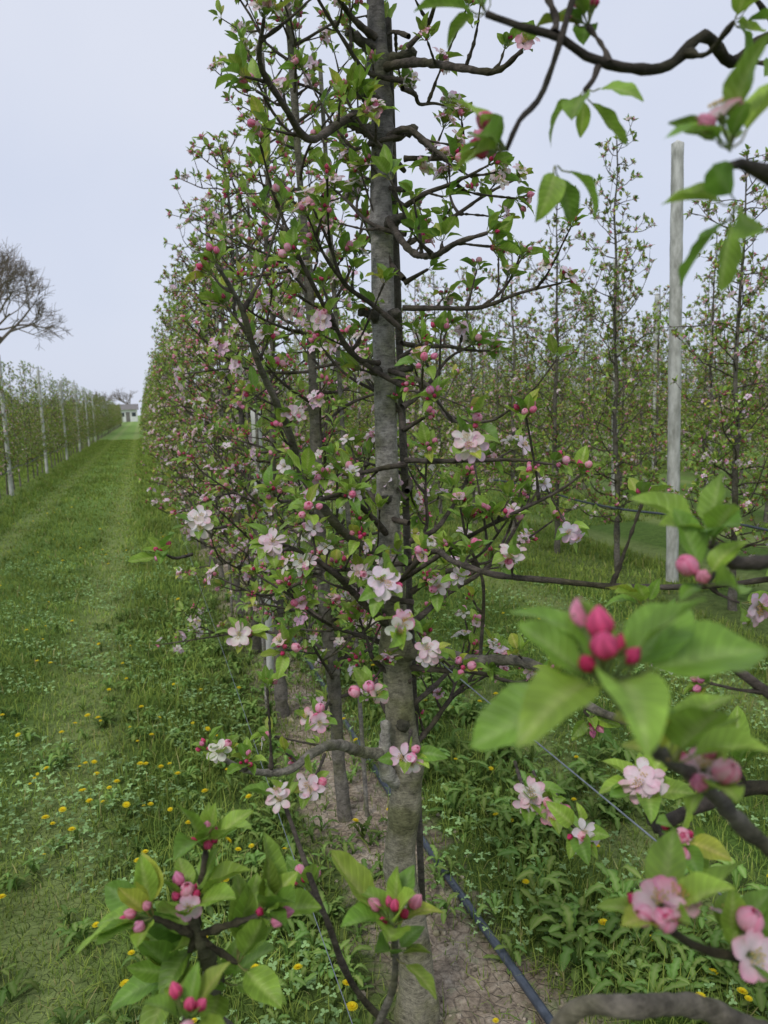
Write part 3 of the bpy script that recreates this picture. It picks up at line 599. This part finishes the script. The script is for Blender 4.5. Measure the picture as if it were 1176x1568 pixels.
for _ in range(220): rosette(rng.uniform(-2.3,3.4),rng.uniform(1,9),rng.uniform(.04,.08),8)
wd.obj('weeds')
dt=T()
for ring,(n_,l,el,zc_) in enumerate(((16,.021,.15,.0),(14,.017,.55,.001),(10,.011,1.0,.002))):
    for k in range(n_):
        a=2*math.pi*(k+.5*ring)/n_; d=np.array([math.cos(a)*math.cos(el),math.sin(a)*math.cos(el),math.sin(el)]); q=np.array([-math.sin(a),math.cos(a),0])*.0028; z0=np.array([0,0,zc_])
        dt.add([z0-q*.5,z0+q*.5,d*l+q,d*l-q],[[0,1,2,3]],[.90,.74,.03],1)
tv,tf=tube_geo(np.array([[0,0,-.09],[0.004,0,-.04],[0,0,-.006],[0,0,0]]),np.array([.0016,.0016,.002,.005]),5,cap=False); dt.add(tv,tf,[.16,.2,.07],0); dt.fin()
db=B()
def dand(x,y,s,hh):
    z=float(H(x,y))+hh; db.place(dt,np.array([x,y,z]),tilt(1,.25)[0],s,(1,1,1))
for cx,cy,k_ in [(rng.uniform(.95,1.5),rng.uniform(1,6),rng.integers(3,9)) for _ in range(14)]+[(rng.uniform(-.4,.25),rng.uniform(1,4.5),rng.integers(3,9)) for _ in range(17)]+[(rng.uniform(-2.2,.2),rng.uniform(1.6,13),rng.integers(1,6)) for _ in range(24)]+[(rng.uniform(1,3.4),rng.uniform(3,11),rng.integers(1,5)) for _ in range(9)]:
    for _ in range(k_): dand(cx+rng.normal(0,.2),cy+rng.normal(0,.3),rng.uniform(.35,.72),rng.uniform(.035,.09))
db.obj('dandelion_flowers')
# ------------------------------------------------------------- far things
def bare_tree(name,x,y,h,seed,lev=6):
    r=np.random.default_rng(seed); b=B()
    def rec(p,d,L,rad,k):
        q=p+d*L*.5+r.normal(0,L*.03,3); e=q+nrm(d+r.normal(0,.12,3))*L*.5
        v,f=tube_geo(np.array([p,q,e]),np.array([rad,rad*.85,rad*.7]),6 if k>3 else 3,cap=False); b.add(v,f,BKD*2.6,2)
        if k==0: return
        for _ in range(3 if k>1 else 4):
            a,c=perp(nrm(d)); th=r.uniform(0,6.28); sp=r.uniform(.35,.85); dd=nrm(d*math.cos(sp)+(a*math.cos(th)+c*math.sin(th))*math.sin(sp)+np.array([0,0,.1]))
            rec(p+(e-p)*r.uniform(.6,1) if k<lev else e,dd,L*r.uniform(.64,.87),max(rad*.58,.014),k-1)
    rec(np.array([0,0,0.]),np.array([0,0,1.]),h*.24,h*.022,lev)
    o=b.obj(name,MATF); o.location=(x,y,-.1); return o
bare_tree('bare_tree',-10.1,60,17.5,11,7)
bt=bare_tree('bare_tree',-7.5,150,9,5,5)
for x,y,s,r in ((-14,160,1.,1),(-24,150,1.1,2),(4,165,1.2,3),(14,170,1.,4),(-2,205,1.5,5),(-9,190,1.3,2.5)):
    o=bpy.data.objects.new('bare_tree',bt.data); o.location=(x,y,-.1); o.scale=(s,s,s*.9); o.rotation_euler=(0,0,r); link(o)
fh=empty('white_farmhouse')
def box(name,x0,x1,y0,y1,z0,z1,m):
    b=B(); v=[(x,y,z) for x in (x0,x1) for y in (y0,y1) for z in (z0,z1)]
    b.add(v,[[0,1,3,2],[4,6,7,5],[0,4,5,1],[2,3,7,6],[0,2,6,4],[1,5,7,3]],(1,1,1),0); me=b.obj(name,[m],fh); 
    for p in me.data.polygons: p.use_smooth=False
box('walls',-6.2,-.6,170,177,-.1,2.5,M_WALL)
b=B(); b.add([(-6.5,169.6,2.5),(-.3,169.6,2.5),(-.3,173.5,3.7),(-6.5,173.5,3.7),(-6.5,177.4,2.5),(-.3,177.4,2.5)],[[0,1,2,3],[3,2,5,4]],(1,1,1),0); b.add([(-6.25,170,2.5),(-6.25,177,2.5),(-6.25,173.6,3.6),(-6.25,173.4,3.6)],[[0,1,2,3]],(1,1,1),0); b.obj('roof',[M_ROOF],fh)
for i,x in enumerate((-5.6,-4,-1.7)): box('window_%d'%(i+1),x,x+.8,169.96,170.02,1.1,1.9,M_GLASS)
box('door',-2.9,-2.1,169.96,170.02,0,2.0,M_ROOF)
# ------------------------------------------------------------- world, sun, camera
w=bpy.data.worlds.new('World'); S.world=w; w.use_nodes=True; N=w.node_tree.nodes; L=w.node_tree.links; N.clear()
sk=N.new('ShaderNodeTexSky'); sk.sky_type='NISHITA'; sk.sun_disc=False; sk.air_density=1.; sk.dust_density=3.
tc=N.new('ShaderNodeTexCoord'); no=N.new('ShaderNodeTexNoise'); no.inputs['Scale'].default_value=1.6; no.inputs['Detail'].default_value=4; L.new(tc.outputs['Generated'],no.inputs[0])
cr=N.new('ShaderNodeValToRGB'); cr.color_ramp.elements[0].position=.3; cr.color_ramp.elements[1].position=.7
cr.color_ramp.elements[0].color=(6.2,6.9,8.7,1); cr.color_ramp.elements[1].color=(7.8,8.2,9.4,1); L.new(no.outputs[0],cr.inputs[0])
mx=N.new('ShaderNodeMix'); mx.data_type='RGBA'; mx.inputs[0].default_value=.9; L.new(sk.outputs[0],mx.inputs[6]); L.new(cr.outputs[0],mx.inputs[7])
bg=N.new('ShaderNodeBackground'); bg.inputs[1].default_value=.1; L.new(mx.outputs[2],bg.inputs[0]); ow=N.new('ShaderNodeOutputWorld'); L.new(bg.outputs[0],ow.inputs[0])
sl=bpy.data.lights.new('sun','SUN'); sl.energy=1.5; sl.angle=math.radians(15); sl.color=(1,.97,.92)
so=bpy.data.objects.new('sun',sl); link(so)
sd=Vector((-.45,-.45,.77)).normalized(); so.rotation_euler=sd.to_track_quat('Z','Y').to_euler()
sk.sun_rotation=math.atan2(sd.x,sd.y); sk.sun_elevation=math.asin(sd.z)
cam=bpy.data.cameras.new('camera'); co=bpy.data.objects.new('camera',cam); link(co); S.camera=co
th=math.radians(17.2);p=math.radians(7.8);ro=math.radians(1.8)
F=Vector((math.sin(th)*math.cos(p),math.cos(th)*math.cos(p),-math.sin(p))); Rt=Vector((math.cos(th),-math.sin(th),0)); Up=Rt.cross(F)
Up2=Up*math.cos(ro)+Rt*math.sin(ro); Rt2=Rt*math.cos(ro)-Up*math.sin(ro)
M=Matrix((Rt2,Up2,-F)).transposed().to_4x4(); M.translation=Vector((0,0,1.5)); co.matrix_world=M
cam.sensor_fit='VERTICAL'; cam.sensor_height=34.6; cam.sensor_width=25.96; cam.lens=26; cam.clip_start=.02; cam.clip_end=2000
cam.dof.use_dof=True; cam.dof.focus_distance=1.6; cam.dof.aperture_fstop=8
S.view_settings.view_transform='Standard'; S.view_settings.look='None'; S.view_settings.exposure=0
